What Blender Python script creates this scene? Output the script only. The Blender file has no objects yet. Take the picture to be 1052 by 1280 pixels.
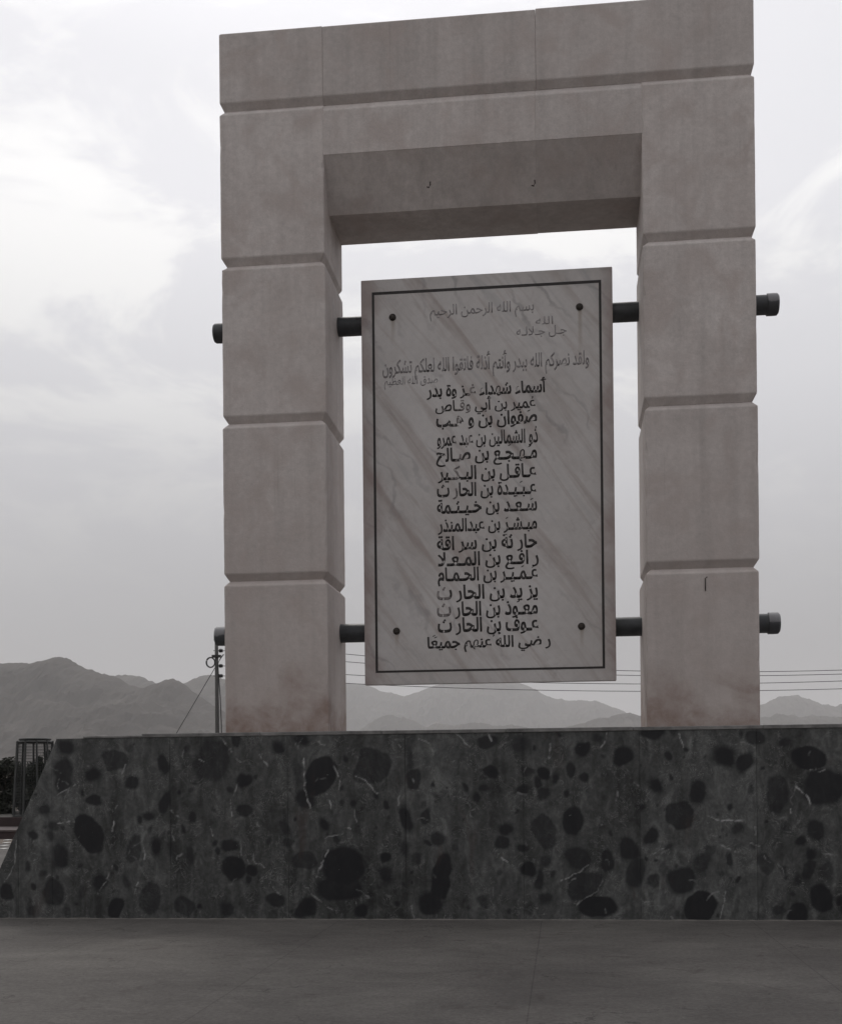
import bpy, bmesh, math, random
import numpy as np
from mathutils import Matrix, Vector

scene = bpy.context.scene
COL = scene.collection
rnd = random.Random(7)

# ------------------------------------------------------------------ camera
FPX, CX, CY, YAW, ROLL, EYE = 1538.7, 528.2, 969.8, 0.1136, 0.0103, 1.72
cam_data = bpy.data.cameras.new('camera')
cam = bpy.data.objects.new('camera', cam_data)
COL.objects.link(cam)
cam_data.sensor_fit = 'HORIZONTAL'
cam_data.sensor_width = 36.0
cam_data.lens = 36.0 * FPX / 1052.0
cam_data.shift_x = (526.0 - CX) / 1052.0
cam_data.shift_y = (CY - 640.0) / 1052.0
cam_data.clip_start = 0.1
cam_data.clip_end = 60000.0
cam.matrix_world = (Matrix.Translation((0, 0, EYE)) @ Matrix.Rotation(YAW, 4, 'Z')
                    @ Matrix.Rotation(math.pi / 2, 4, 'X') @ Matrix.Rotation(-ROLL, 4, 'Z'))
scene.camera = cam

# ------------------------------------------------------------------ sky, sun, exposure
SUN_EL, SUN_AZ = math.radians(52), math.radians(-12)      # azimuth from +Y, negative to the left
SUN_DIR = Vector((math.sin(SUN_AZ) * math.cos(SUN_EL), math.cos(SUN_AZ) * math.cos(SUN_EL), math.sin(SUN_EL)))
world = bpy.data.worlds.new('World')
scene.world = world
world.use_nodes = True


class NT:
    """small helper for writing node trees"""
    def __init__(self, tree):
        self.t = tree

    def n(self, kind, props=None, **ins):
        nd = self.t.nodes.new(kind)
        for k, v in (props or {}).items():
            setattr(nd, k, v)
        for k, v in ins.items():
            key = int(k[1:]) if k[0] == '_' and k[1:].isdigit() else k.replace('_', ' ')
            self.put(nd.inputs[key], v)
        return nd

    def put(self, sock, v):
        if isinstance(v, bpy.types.NodeSocket):
            self.t.links.new(v, sock)
        elif isinstance(v, bpy.types.Node):
            self.t.links.new(v.outputs[0], sock)
        else:
            if sock.type == 'RGBA' and not hasattr(v, '__len__'):
                v = (v, v, v, 1)
            if sock.type == 'RGBA' and len(v) == 3:
                v = (*v, 1)
            sock.default_value = v

    def math(self, op, a, b=0.0, clamp=False):
        nd = self.n('ShaderNodeMath', dict(operation=op, use_clamp=clamp))
        self.put(nd.inputs[0], a)
        self.put(nd.inputs[1], b)
        return nd.outputs[0]

    def vmath(self, op, a, b=(0, 0, 0)):
        nd = self.n('ShaderNodeVectorMath', dict(operation=op))
        self.put(nd.inputs[0], a)
        self.put(nd.inputs[1], b)
        return nd.outputs['Value' if op == 'DOT_PRODUCT' else 'Vector']

    def ramp(self, fac, stops, interp='LINEAR'):
        nd = self.n('ShaderNodeValToRGB')
        cr = nd.color_ramp
        cr.interpolation = interp
        while len(cr.elements) < len(stops):
            cr.elements.new(0.5)
        for e, (p, c) in zip(cr.elements, stops):
            e.position = p
            e.color = (c, c, c, 1) if not hasattr(c, '__len__') else (*c, 1)
        self.put(nd.inputs[0], fac)
        return nd.outputs[0]

    def mix(self, fac, a, b, blend='MIX'):
        nd = self.n('ShaderNodeMix', dict(data_type='RGBA', blend_type=blend))
        self.put(nd.inputs[0], fac)
        self.put(nd.inputs[6], a)
        self.put(nd.inputs[7], b)
        return nd.outputs[2]

    def noise(self, vec, scale, detail=4, rough=0.55, dist=0.0, out=0):
        nd = self.n('ShaderNodeTexNoise', Scale=scale, Detail=detail, Roughness=rough, Distortion=dist)
        if vec is not None:
            self.put(nd.inputs['Vector'], vec)
        return nd.outputs[out]

    def scaled(self, vec, s, rot=(0, 0, 0), loc=(0, 0, 0)):
        nd = self.n('ShaderNodeMapping')
        self.put(nd.inputs['Vector'], vec)
        nd.inputs['Scale'].default_value = s
        nd.inputs['Rotation'].default_value = rot
        nd.inputs['Location'].default_value = loc
        return nd.outputs[0]


W = NT(world.node_tree)
bg = world.node_tree.nodes['Background']
tc = W.n('ShaderNodeTexCoord')
direction = tc.outputs['Generated']
sep = W.n('ShaderNodeSeparateXYZ')
W.put(sep.inputs[0], direction)
zc = W.math('MAXIMUM', sep.outputs[2], 0.0)
sky = W.n('ShaderNodeTexSky', dict(sky_type='NISHITA', sun_disc=False, sun_elevation=SUN_EL,
                                   sun_rotation=SUN_AZ, dust_density=4.0))
# the cloud deck: brighter high up and towards the sun, dull low down
deck = W.ramp(zc, [(0.0, (0.43, .425, .425)), (0.10, (0.50, .495, .495)), (0.2, (.67, .665, .668)),
                   (0.30, (.87, .865, .868)), (0.42, (1.02, 1.015, 1.02)), (0.8, (.97, .97, .98))])
toward = W.vmath('DOT_PRODUCT', direction, tuple(SUN_DIR))
toward01 = W.math('MULTIPLY_ADD', toward, 0.5)
toward01.node.inputs[2].default_value = 0.5
lit = W.ramp(toward01, [(0.0, 0.56), (0.5, 0.73), (0.78, 0.95), (0.9, 1.0), (0.96, 1.12), (1.0, 1.6)])
deck = W.mix(1.0, deck, lit, 'MULTIPLY')
# cloud shapes on a flat ceiling
den = W.math('ADD', zc, 0.30)
flat = W.n('ShaderNodeCombineXYZ')
W.put(flat.inputs[0], W.math('DIVIDE', sep.outputs[0], den))
W.put(flat.inputs[1], W.math('DIVIDE', sep.outputs[1], den))
W.put(flat.inputs[2], W.math('MULTIPLY', zc, 2.0))
cl = W.noise(flat.outputs[0], 3.4, 11, 0.6, 0.5)
cl2 = W.noise(W.vmath('ADD', flat.outputs[0], (7.3, 2.1, 0)), 0.8, 5, 0.5, 0.2)
side = W.math('MULTIPLY', W.vmath('DOT_PRODUCT', direction, (-math.cos(YAW), -math.sin(YAW), 0)), 0.24)
cloud_hi = W.ramp(W.math('ADD', cl, side), [(0.47, 0.0), (0.61, 1.0)], 'EASE')
height_mask = W.ramp(zc, [(0.12, 0.0), (0.34, 1.0)])
cloud_amt = W.math('MULTIPLY', cloud_hi, height_mask)
veil = W.ramp(cl2, [(0.3, 0.965), (0.7, 1.03)])
deck = W.mix(1.0, deck, veil, 'MULTIPLY')
thin = W.mix(1.0, deck, (0.885, 0.888, 0.92), 'MULTIPLY')
thick = W.mix(1.0, deck, (1.07, 1.07, 1.06), 'MULTIPLY')
clouds = W.mix(cloud_amt, thin, thick)
nish = W.mix(1.0, sky.outputs[0], (0.05, 0.05, 0.05), 'MULTIPLY')
final = W.mix(0.93, nish, clouds)
W.put(bg.inputs['Color'], final)
bg.inputs['Strength'].default_value = 1.0

sun_data = bpy.data.lights.new('sun', 'SUN')
sun_data.energy = 0.8
sun_data.angle = math.radians(14)
sun_data.color = (1.0, 0.96, 0.9)
sun = bpy.data.objects.new('sun', sun_data)
COL.objects.link(sun)
sun.rotation_euler = (-SUN_DIR).to_track_quat('-Z', 'Y').to_euler()
sun.location = (0, 0, 60)

scene.view_settings.view_transform = 'Standard'
scene.view_settings.look = 'None'
scene.view_settings.exposure = 0.0
scene.view_settings.gamma = 1.0
scene.cycles.use_denoising = True
scene.cycles.max_bounces = 6
scene.cycles.volume_bounces = 1
scene.cycles.sample_clamp_indirect = 3.0


# ------------------------------------------------------------------ measuring helpers
def ray(px, py):
    c, s = math.cos(ROLL), math.sin(ROLL)
    a, b = px - CX, py - CY
    u, w = c * a - s * b, s * a + c * b          # undo the roll
    fx, fy = -math.sin(YAW), math.cos(YAW)
    rx, ry = math.cos(YAW), math.sin(YAW)
    return np.array([fx + rx * u / FPX, fy + ry * u / FPX, -w / FPX])


def at(px, py, Y):
    d = ray(px, py)
    t = Y / d[1]
    return d[0] * t, EYE + d[2] * t


def ground_at(px, py, z=0.0):
    d = ray(px, py)
    t = (z - EYE) / d[2]
    return d[0] * t, d[1] * t


# ------------------------------------------------------------------ object helpers
def link(o, parent=None):
    COL.objects.link(o)
    if parent is not None:
        o.parent = parent
    return o


def tag(o, label=None, cat=None, group=None, kind=None):
    for k, v in (('label', label), ('category', cat), ('group', group), ('kind', kind)):
        if v:
            o[k] = v
    return o


def mesh_obj(name, bm, mat, parent=None, smooth=False):
    me = bpy.data.meshes.new(name)
    bm.to_mesh(me)
    bm.free()
    for m in (mat if isinstance(mat, (list, tuple)) else [mat]):
        me.materials.append(m)
    if smooth:
        for p in me.polygons:
            p.use_smooth = True
    return link(bpy.data.objects.new(name, me), parent)


def empty(name, loc):
    o = bpy.data.objects.new(name, None)
    o.location = loc
    o.empty_display_size = 0.2
    return link(o)


def child_of(o, parent):
    """parent while keeping world coordinates in the mesh"""
    o.parent = parent
    o.matrix_parent_inverse = Matrix.Translation(-Vector(parent.location))
    return o


def add_box(bm, x0, x1, y0, y1, z0, z1):
    vs = [bm.verts.new(p) for p in ((x0, y0, z0), (x1, y0, z0), (x1, y1, z0), (x0, y1, z0),
                                    (x0, y0, z1), (x1, y0, z1), (x1, y1, z1), (x0, y1, z1))]
    for f in ((0, 3, 2, 1), (4, 5, 6, 7), (0, 1, 5, 4), (1, 2, 6, 5), (2, 3, 7, 6), (3, 0, 4, 7)):
        bm.faces.new([vs[i] for i in f])
    return vs


def add_rings(bm, rings, cap=True):
    """rings: lists of points (same count) joined in order"""
    rv = [[bm.verts.new(p) for p in r] for r in rings]
    n = len(rv[0])
    for a, b in zip(rv, rv[1:]):
        for i in range(n):
            bm.faces.new((a[i], a[(i + 1) % n], b[(i + 1) % n], b[i]))
    if cap:
        bm.faces.new(rv[0][::-1])
        bm.faces.new(rv[-1])
    return rv


def add_tube(bm, pts, r, n=8):
    pts = [Vector(p) for p in pts]
    rings = []
    for i, p in enumerate(pts):
        d = (pts[min(i + 1, len(pts) - 1)] - pts[max(i - 1, 0)]).normalized()
        up = Vector((0, 0, 1)) if abs(d.z) < 0.9 else Vector((1, 0, 0))
        a = d.cross(up).normalized()
        b = d.cross(a).normalized()
        rr = r[i] if hasattr(r, '__len__') else r
        rings.append([p + a * (rr * math.cos(2 * math.pi * k / n)) + b * (rr * math.sin(2 * math.pi * k / n))
                      for k in range(n)])
    add_rings(bm, rings)


def fix_normals(bm):
    bmesh.ops.recalc_face_normals(bm, faces=bm.faces[:])


# ------------------------------------------------------------------ materials
def new_mat(name):
    m = bpy.data.materials.new(name)
    m.use_nodes = True
    t = NT(m.node_tree)
    b = m.node_tree.nodes['Principled BSDF']
    return m, t, b


def simple_mat(name, col, rough=0.6, metal=0.0, var=0.2, scale=8.0, bump=0.0):
    m, t, b = new_mat(name)
    pos = t.n('ShaderNodeNewGeometry').outputs['Position']
    nz = t.noise(pos, scale, 5, 0.6)
    lo = tuple(c * (1 - var) for c in col)
    hi = tuple(min(1, c * (1 + var)) for c in col)
    t.put(b.inputs['Base Color'], t.ramp(nz, [(0.3, lo), (0.7, hi)]))
    b.inputs['Roughness'].default_value = rough
    b.inputs['Metallic'].default_value = metal
    if bump:
        bp = t.n('ShaderNodeBump', Strength=bump, Distance=0.01)
        t.put(bp.inputs['Height'], t.noise(pos, scale * 6, 4, 0.6))
        t.put(b.inputs['Normal'], bp.outputs[0])
    return m


def stone_mat():
    m, t, b = new_mat('limestone')
    geo = t.n('ShaderNodeNewGeometry')
    pos = geo.outputs['Position']
    isl = geo.outputs['Random Per Island']
    off = t.n('ShaderNodeCombineXYZ')
    for i, k in enumerate((17.0, 9.0, 23.0)):
        t.put(off.inputs[i], t.math('MULTIPLY', isl, k))
    p2 = t.vmath('ADD', pos, off.outputs[0])
    big = t.noise(p2, 0.9, 6, 0.6, 0.6)
    fine = t.noise(p2, 14, 6, 0.65)
    streak = t.noise(t.scaled(pos, (5.0, 5.0, 0.22)), 1.0, 6, 0.6, 0.3)
    col = t.ramp(big, [(0.25, (.47, .425, .406)), (0.5, (.54, .493, .473)), (0.75, (.595, .55, .53))])
    col = t.mix(1.0, col, t.ramp(streak, [(0.25, .84), (0.5, 1.0), (0.72, 1.08)]), 'MULTIPLY')
    col = t.mix(1.0, col, t.ramp(fine, [(0.25, .86), (0.75, 1.09)]), 'MULTIPLY')
    col = t.mix(1.0, col, t.ramp(isl, [(0.0, .92), (1.0, 1.06)]), 'MULTIPLY')
    # pinkish blotches
    pink = t.ramp(t.noise(p2, 2.2, 4, 0.55, 0.8), [(0.48, 0.0), (0.68, 0.6)])
    col = t.mix(pink, col, (.45, .385, .36))
    # small dark pits and scratches
    # sharp thin run-off lines and a little open grain
    run = t.ramp(t.noise(t.scaled(pos, (26, 26, 0.5)), 1.0, 4, 0.6, 0.2), [(0.60, 0.0), (0.72, 0.35)])
    runm = t.ramp(t.noise(p2, 1.1, 3, 0.5), [(0.50, 0.0), (0.66, 1.0)])
    col = t.mix(t.math('MULTIPLY', run, runm), col, (.29, .262, .25))
    grain = t.noise(pos, 70, 4, 0.7)
    col = t.mix(1.0, col, t.ramp(grain, [(0.3, .9), (0.7, 1.07)]), 'MULTIPLY')
    pit = t.ramp(t.noise(pos, 26, 3, 0.5), [(0.70, 0.0), (0.78, 0.6)])
    pitmask = t.ramp(t.noise(p2, 1.7, 3, 0.5), [(0.5, 0.0), (0.65, 1.0)])
    col = t.mix(t.math('MULTIPLY', pit, pitmask), col, (.19, .165, .155))
    # rust brown splash stains that climb up from the plinth
    sz = t.n('ShaderNodeSeparateXYZ')
    t.put(sz.inputs[0], pos)
    h = t.math('SUBTRACT', sz.outputs[2], PLINTH_TOP)
    wob = t.math('MULTIPLY', t.math('SUBTRACT', t.noise(pos, 1.5, 6, 0.6, 0.5), 0.5), 1.9)
    hh = t.math('ADD', h, wob)
    stain = t.ramp(hh, [(0.0, 0.95), (0.22, 0.72), (0.42, 0.34), (0.66, 0.0)])
    tatter = t.ramp(t.noise(pos, 5, 6, 0.62, 0.4), [(0.3, 0.35), (0.62, 1.0)])
    # faint warm wash further up the shaft
    col = t.mix(t.math('MULTIPLY', t.ramp(t.math('MULTIPLY', h, 0.2), [(0.0, 0.6), (1.0, 0.0)]), 0.85), col, (.43, .368, .342))
    col = t.mix(t.math('MULTIPLY', stain, tatter), col, (.255, .185, .158))
    t.put(b.inputs['Base Color'], col)
    b.inputs['Roughness'].default_value = 0.75
    b.inputs['Specular IOR Level'].default_value = 0.25
    bp = t.n('ShaderNodeBump', Strength=0.25, Distance=0.012)
    t.put(bp.inputs['Height'], t.noise(pos, 32, 6, 0.65))
    t.put(b.inputs['Normal'], bp.outputs[0])
    return m


def plaque_mat():
    m, t, b = new_mat('veined_marble')
    pos = t.n('ShaderNodeNewGeometry').outputs['Position']
    rot = t.scaled(pos, (1, 1, 1), (0, math.radians(36), 0))
    lng = t.scaled(rot, (3.4, 3.4, 0.32))
    v1 = t.noise(lng, 1.0, 7, 0.6, 0.9)
    v2 = t.noise(t.scaled(rot, (7.0, 7.0, 0.7), loc=(3, 1, 2)), 1.0, 6, 0.62, 1.2)
    big = t.noise(pos, 0.9, 5, 0.55, 0.4)
    col = t.ramp(big, [(0.3, (.48, .45, .435)), (0.7, (.575, .55, .54))])
    col = t.mix(t.ramp(v1, [(0.52, 0.0), (0.68, 0.8)]), col, (.36, .305, .285))
    col = t.mix(t.ramp(v1, [(0.30, 0.55), (0.42, 0.0)]), col, (.34, .34, .345))
    col = t.mix(t.ramp(v2, [(0.56, 0.0), (0.72, 0.4)]), col, (.38, .32, .295))
    # fine grey veins
    w = t.n('ShaderNodeTexWave', dict(wave_type='BANDS', bands_direction='X'), Scale=0.9, Distortion=9.0, Detail=5.0,
            Detail_Scale=1.3)
    t.put(w.inputs['Vector'], rot)
    vein = t.ramp(w.outputs['Fac'], [(0.0, 0.55), (0.07, 0.0)])
    vm = t.ramp(t.noise(pos, 1.3, 4, 0.5), [(0.45, 0.0), (0.65, 1.0)])
    col = t.mix(t.math('MULTIPLY', vein, vm), col, (.27, .255, .26))
    col = t.mix(1.0, col, t.ramp(t.noise(pos, 11, 6, 0.65), [(0.25, .93), (0.75, 1.05)]), 'MULTIPLY')
    sx = t.n('ShaderNodeSeparateXYZ')
    t.put(sx.inputs[0], pos)
    for bx_, bz_, ln in BOLTS:
        ddx = t.math('ABSOLUTE', t.math('SUBTRACT', sx.outputs[0], bx_ + .004))
        a_ = t.ramp(ddx, [(0.008, .55), (0.035, 0.0)])
        dz_ = t.math('DIVIDE', t.math('SUBTRACT', bz_, sx.outputs[2]), ln)
        b2 = t.ramp(dz_, [(0.0, 0.0), (0.02, 1.0), (1.0, 0.0)])
        col = t.mix(t.math('MULTIPLY', a_, b2), col, (.25, .185, .13))
    rim = t.math('ABSOLUTE', t.math('SUBTRACT', sx.outputs[0], (PX0 + PX1) / 2))
    rim = t.math('ADD', t.math('DIVIDE', rim, (PX1 - PX0) / 2), t.math('MULTIPLY', t.math('SUBTRACT', t.noise(pos, 1.6, 5, 0.6), 0.5), 0.5))
    col = t.mix(t.ramp(rim, [(0.86, 0.0), (1.0, 0.6)]), col, (.30, .225, .21))
    blot = t.ramp(t.noise(pos, 4.5, 5, 0.6, 0.5), [(0.62, 0.0), (0.78, 0.45)])
    col = t.mix(blot, col, (.30, .26, .26))
    t.put(b.inputs['Base Color'], col)
    b.inputs['Roughness'].default_value = 0.5
    b.inputs['Specular IOR Level'].default_value = 0.3
    bp = t.n('ShaderNodeBump', Strength=0.08, Distance=0.01)
    t.put(bp.inputs['Height'], t.noise(pos, 30, 4, 0.6))
    t.put(b.inputs['Normal'], bp.outputs[0])
    return m


def breccia_mat():
    """dark breccia marble: black clasts, dull green grey ground, thin white calcite wisps"""
    m, t, b = new_mat('dark_breccia_marble')
    geo = t.n('ShaderNodeNewGeometry')
    pos = geo.outputs['Position']
    a1 = t.n('ShaderNodeAttribute', dict(attribute_name='clast')).outputs['Fac']
    a2 = t.n('ShaderNodeAttribute', dict(attribute_name='vein')).outputs['Fac']
    a3 = t.n('ShaderNodeAttribute', dict(attribute_name='tone')).outputs['Fac']
    n1 = t.noise(t.scaled(pos, (1.2, 1.2, .7)), 5, 8, 0.62, 1.1)
    n2 = t.noise(pos, 24, 6, 0.65, 0.4)
    drip = t.noise(t.scaled(pos, (9, 9, 0.9)), 1.0, 7, 0.65, 0.8)
    base = t.ramp(n1, [(0.25, (.038, .0385, .038)), (0.5, (.067, .068, .0665)), (0.75, (.122, .124, .120))])
    base = t.mix(1.0, base, t.ramp(n2, [(0.25, .68), (0.75, 1.3)]), 'MULTIPLY')
    base = t.mix(1.0, base, t.ramp(drip, [(0.3, .84), (0.6, 1.05)]), 'MULTIPLY')
    base = t.mix(1.0, base, t.ramp(a3, [(0.0, .35), (1.0, 1.65)]), 'MULTIPLY')
    col = t.mix(t.math('MULTIPLY', a1, 0.95), base, (.0105, .0105, .0125))
    # hairline wisps in the ground mass
    w = t.n('ShaderNodeTexNoise', Scale=5.0, Detail=6.0, Roughness=0.62, Distortion=2.0)
    t.put(w.inputs['Vector'], pos)
    ridge = t.math('ABSOLUTE', t.math('SUBTRACT', w.outputs[0], 0.5))
    hair = t.ramp(ridge, [(0.0, 0.95), (0.010, 0.0)])
    hm = t.ramp(t.noise(pos, 3.1, 4, 0.6), [(0.45, 0.0), (0.58, 1.0)])
    hair = t.math('MULTIPLY', t.math('MULTIPLY', hair, hm), t.math('SUBTRACT', 1.0, a1))
    col = t.mix(hair, col, (.24, .24, .235))
    fleck = t.ramp(t.noise(pos, 34, 3, 0.6, 1.0), [(0.70, 0.0), (0.77, 0.8)])
    fm = t.ramp(t.noise(pos, 2.6, 3, 0.5), [(0.52, 0.0), (0.64, 1.0)])
    col = t.mix(t.math('MULTIPLY', fleck, fm), col, (.34, .34, .335))
    col = t.mix(a2, col, (.44, .44, .435))
    rust = t.ramp(t.noise(t.scaled(pos, (3, 3, 1.1)), 1.0, 5, 0.6, 0.6), [(0.62, 0.0), (0.75, 0.5)])
    col = t.mix(rust, col, (.055, .036, .033))
    t.put(b.inputs['Base Color'], col)
    t.put(b.inputs['Roughness'], t.ramp(n2, [(0.3, .38), (0.7, .6)]))
    b.inputs['Specular IOR Level'].default_value = 0.25
    bp = t.n('ShaderNodeBump', Strength=0.06, Distance=0.01)
    t.put(bp.inputs['Height'], n2)
    t.put(b.inputs['Normal'], bp.outputs[0])
    return m


def floor_mat():
    m, t, b = new_mat('worn_paving')
    pos = t.n('ShaderNodeNewGeometry').outputs['Position']
    n1 = t.noise(pos, 0.55, 6, 0.6, 0.5)
    n2 = t.noise(pos, 24, 10, 0.8)
    n3 = t.noise(t.scaled(pos, (1.0, 1.5, 1)), 1.7, 8, 0.66, 1.2)
    col = t.ramp(n1, [(0.28, (.088, .081, .077)), (0.5, (.110, .102, .096)), (0.72, (.140, .131, .122))])
    col = t.mix(1.0, col, t.ramp(n2, [(0.28, .62), (0.72, 1.36)]), 'MULTIPLY')
    col = t.mix(1.0, col, t.ramp(n3, [(0.3, .84), (0.65, 1.08)]), 'MULTIPLY')
    # large slabs: thin joints with a little grime
    br = t.n('ShaderNodeTexBrick', dict(offset=0.0), Scale=1.0, Mortar_Size=0.007, Mortar_Smooth=0.4,
             Brick_Width=2.4, Row_Height=4.2, Color1=(1, 1, 1), Color2=(.93, .93, .93), Mortar=(.55, .55, .55))
    t.put(br.inputs['Vector'], t.scaled(pos, (1, 1, 1), loc=(JOINT_OFF, 0.4, 0)))
    col = t.mix(0.6, col, br.outputs[0], 'MULTIPLY')
    # cracks
    vo = t.n('ShaderNodeTexVoronoi', dict(feature='DISTANCE_TO_EDGE'), Scale=0.55)
    t.put(vo.inputs['Vector'], t.vmath('ADD', pos, t.vmath('SCALE', t.noise(pos, 2.2, 5, 0.6, out=1))))
    crack = t.ramp(vo.outputs['Distance'], [(0.0, 0.7), (0.008, 0.0)])
    cm = t.ramp(t.noise(pos, 0.9, 3, 0.5), [(0.5, 0.0), (0.6, 1.0)])
    col = t.mix(t.math('MULTIPLY', crack, cm), col, (.02, .019, .018))
    # pale scuffs
    sc_ = t.ramp(t.noise(t.scaled(pos, (2.2, 16, 1), (0, 0, math.radians(34))), 1.0, 6, 0.65, 0.7), [(0.66, 0.0), (0.74, 0.5)])
    scm = t.ramp(t.noise(pos, 0.8, 3, 0.5), [(0.46, 0.0), (0.62, 1.0)])
    col = t.mix(t.math('MULTIPLY', sc_, scm), col, (.19, .175, .155))
    stn = t.ramp(t.noise(pos, 2.4, 7, 0.68, 1.2), [(0.58, 0.0), (0.70, 0.55)])
    col = t.mix(stn, col, (.050, .041, .038))
    # dark spots and pale grit
    sp = t.ramp(t.noise(pos, 16, 2, 0.5), [(0.73, 0.0), (0.78, 0.75)])
    col = t.mix(sp, col, (.022, .02, .02))
    gr = t.ramp(t.noise(pos, 55, 2, 0.5), [(0.74, 0.0), (0.80, 0.5)])
    col = t.mix(gr, col, (.16, .155, .145))
    t.put(b.inputs['Base Color'], col)
    b.inputs['Roughness'].default_value = 0.85
    b.inputs['Specular IOR Level'].default_value = 0.15
    bp = t.n('ShaderNodeBump', Strength=0.35, Distance=0.01)
    t.put(bp.inputs['Height'], n2)
    t.put(b.inputs['Normal'], bp.outputs[0])
    return m


# ------------------------------------------------------------------ the main dimensions (metres)
D = 15.0                                   # distance of the arch front
XL, XIL, XIR, XR = -4.179, -2.868, 1.017, 2.341
DEP = 1.242
PY = 14.55                                 # plinth front
PLINTH_TOP = at(600, 911.5, PY)[1]
JOINTS = [EYE + z for z in (2.4534, 4.4259, 6.4007, 8.3396)]
ARCH_TOP = at(273, 42, D)[1]
LINTEL_FRONT = 0.5 * (at(405, 193, D)[1] + at(803, 166.5, D)[1])
LINTEL_BACK = 0.5 * (at(428, 305, D + DEP)[1] + at(797, 286, D + DEP)[1])
JOINT_OFF = -(ground_at(664, 1240)[0])

STONE = stone_mat()
BRECCIA = breccia_mat()
PIPE = simple_mat('dark_painted_steel', (.040, .043, .047), 0.5, 0.0, 0.35, 6, 0.1)
def cap_mat():
    m, t, b = new_mat('peeling_cap_paint')
    gen = t.n('ShaderNodeTexCoord').outputs['Generated']
    pos = t.n('ShaderNodeNewGeometry').outputs['Position']
    sz = t.n('ShaderNodeSeparateXYZ')
    t.put(sz.inputs[0], gen)
    edge = t.math('ADD', sz.outputs[2], t.math('MULTIPLY', t.math('SUBTRACT', t.noise(pos, 9, 4, 0.6), 0.5), 0.35))
    col = t.ramp(edge, [(0.46, (.05, .053, .058)), (0.52, (.19, .19, .20)), (0.9, (.27, .27, .28))])
    t.put(b.inputs['Base Color'], col)
    b.inputs['Roughness'].default_value = 0.6
    return m


CAP = cap_mat()
RUST = simple_mat('rusty_iron', (.04, .032, .027), 0.7, 0.2, 0.4, 40, 0.2)
PAINT = simple_mat('black_letter_paint', (.022, .018, .017), 0.6, 0.0, 0.35, 25)
PAINT_WORN = simple_mat('worn_letter_paint', (.20, .18, .175), 0.6, 0.0, 0.45, 22)
PAINT_FADED = simple_mat('faded_letter_paint', (.27, .255, .255), 0.6, 0.0, 0.28, 16)
FLOOR = floor_mat()
PAINT_VERSE = simple_mat('smudged_letter_paint', (.235, .22, .22), 0.6, 0.0, 0.5, 9)

# ------------------------------------------------------------------ ground, plaza
def ground_mat():
    m, t, b = new_mat('dry_sand')
    pos = t.n('ShaderNodeNewGeometry').outputs['Position']
    n1 = t.noise(pos, 0.02, 8, 0.65, 0.5)
    n2 = t.noise(pos, 1.1, 6, 0.65)
    col = t.ramp(n1, [(0.3, (.12, .10, .085)), (0.5, (.17, .145, .125)), (0.7, (.23, .19, .165))])
    col = t.mix(1.0, col, t.ramp(n2, [(0.25, .85), (0.75, 1.12)]), 'MULTIPLY')
    t.put(b.inputs['Base Color'], col)
    b.inputs['Roughness'].default_value = 0.95
    b.inputs['Specular IOR Level'].default_value = 0.1
    return m


SAND = ground_mat()
bm = bmesh.new()
rs = [0, 20, 50, 90, 140, 220, 350, 600, 1000, 1600, 2400, 4000, 7000, 12000, 17000]
NS = 64
rings = []
for r in rs[1:]:
    zz = 0.0
    if r > 80:
        zz = 0.012 * (r - 80) ** 0.98 if r < 4000 else 45.0
    rings.append([bm.verts.new((r * math.cos(2 * math.pi * k / NS), r * math.sin(2 * math.pi * k / NS) + 8,
                                min(zz, 40))) for k in range(NS)])
c0 = bm.verts.new((0, 8, 0))
for k in range(NS):
    bm.faces.new((c0, rings[0][k], rings[0][(k + 1) % NS]))
for a, b_ in zip(rings, rings[1:]):
    for k in range(NS):
        bm.faces.new((a[k], b_[k], b_[(k + 1) % NS], a[(k + 1) % NS]))
tag(mesh_obj('ground', bm, SAND, smooth=True), kind='structure')

bm = bmesh.new()
vs = [bm.verts.new(p) for p in ((-34, -14, .004), (34, -14, .004), (34, 31.6, .004), (-34, 31.6, .004))]
bm.faces.new(vs)
tag(mesh_obj('plaza_floor', bm, FLOOR), kind='structure')

# ------------------------------------------------------------------ the stone arch
def block(bm, x0, x1, y0, y1, z0, z1, g=0.058, hh=0.085, top=True, bottom=True, c=0.012, j=0.0, step=0.11, il=1.0, ir=1.0):
    """one course block: V chamfers at its horizontal joints, slightly uneven arrises"""
    dx, dy = rnd.uniform(-j, j), rnd.uniform(-j, j)
    lv = []
    if bottom:
        lv += [(z0, g), (z0 + hh * 0.5, g * 0.52), (z0 + hh, 0.004), (z0 + hh + .015, 0.0)]
    else:
        lv += [(z0, 0.003), (z0 + .01, 0.0)]
    za, zb = lv[-1][0], (z1 - hh - .015 if top else z1 - .01)
    nseg = max(2, int((zb - za) / step))
    lv += [(za + (zb - za) * i / nseg, 0.0) for i in range(1, nseg)]
    hh = hh * .68
    if top:
        lv += [(z1 - hh - .015, 0.0), (z1 - hh, 0.004), (z1 - hh * 0.5, g * 0.52), (z1, g)]
    else:
        lv += [(z1 - .01, 0.0), (z1, 0.004)]
    rings = []
    for z, i in lv:
        tp = top and z > z1 - hh - .02
        a0, a1, b0, b1 = x0 + i * (il if tp else 1) + dx, x1 - i * (ir if tp else 1) + dx, y0 + i + dy, y1 - i + dy
        q = [c * rnd.uniform(0.5, 1.3) + (rnd.random() < 0.10) * rnd.uniform(.006, .022) for _ in range(4)]
        rings.append([(a0 + q[0], b0, z), (a1 - q[1], b0, z), (a1, b0 + q[1], z), (a1, b1 - q[2], z),
                      (a1 - q[2], b1, z), (a0 + q[3], b1, z), (a0, b1 - q[3], z), (a0, b0 + q[0], z)])
    add_rings(bm, rings)


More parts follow.
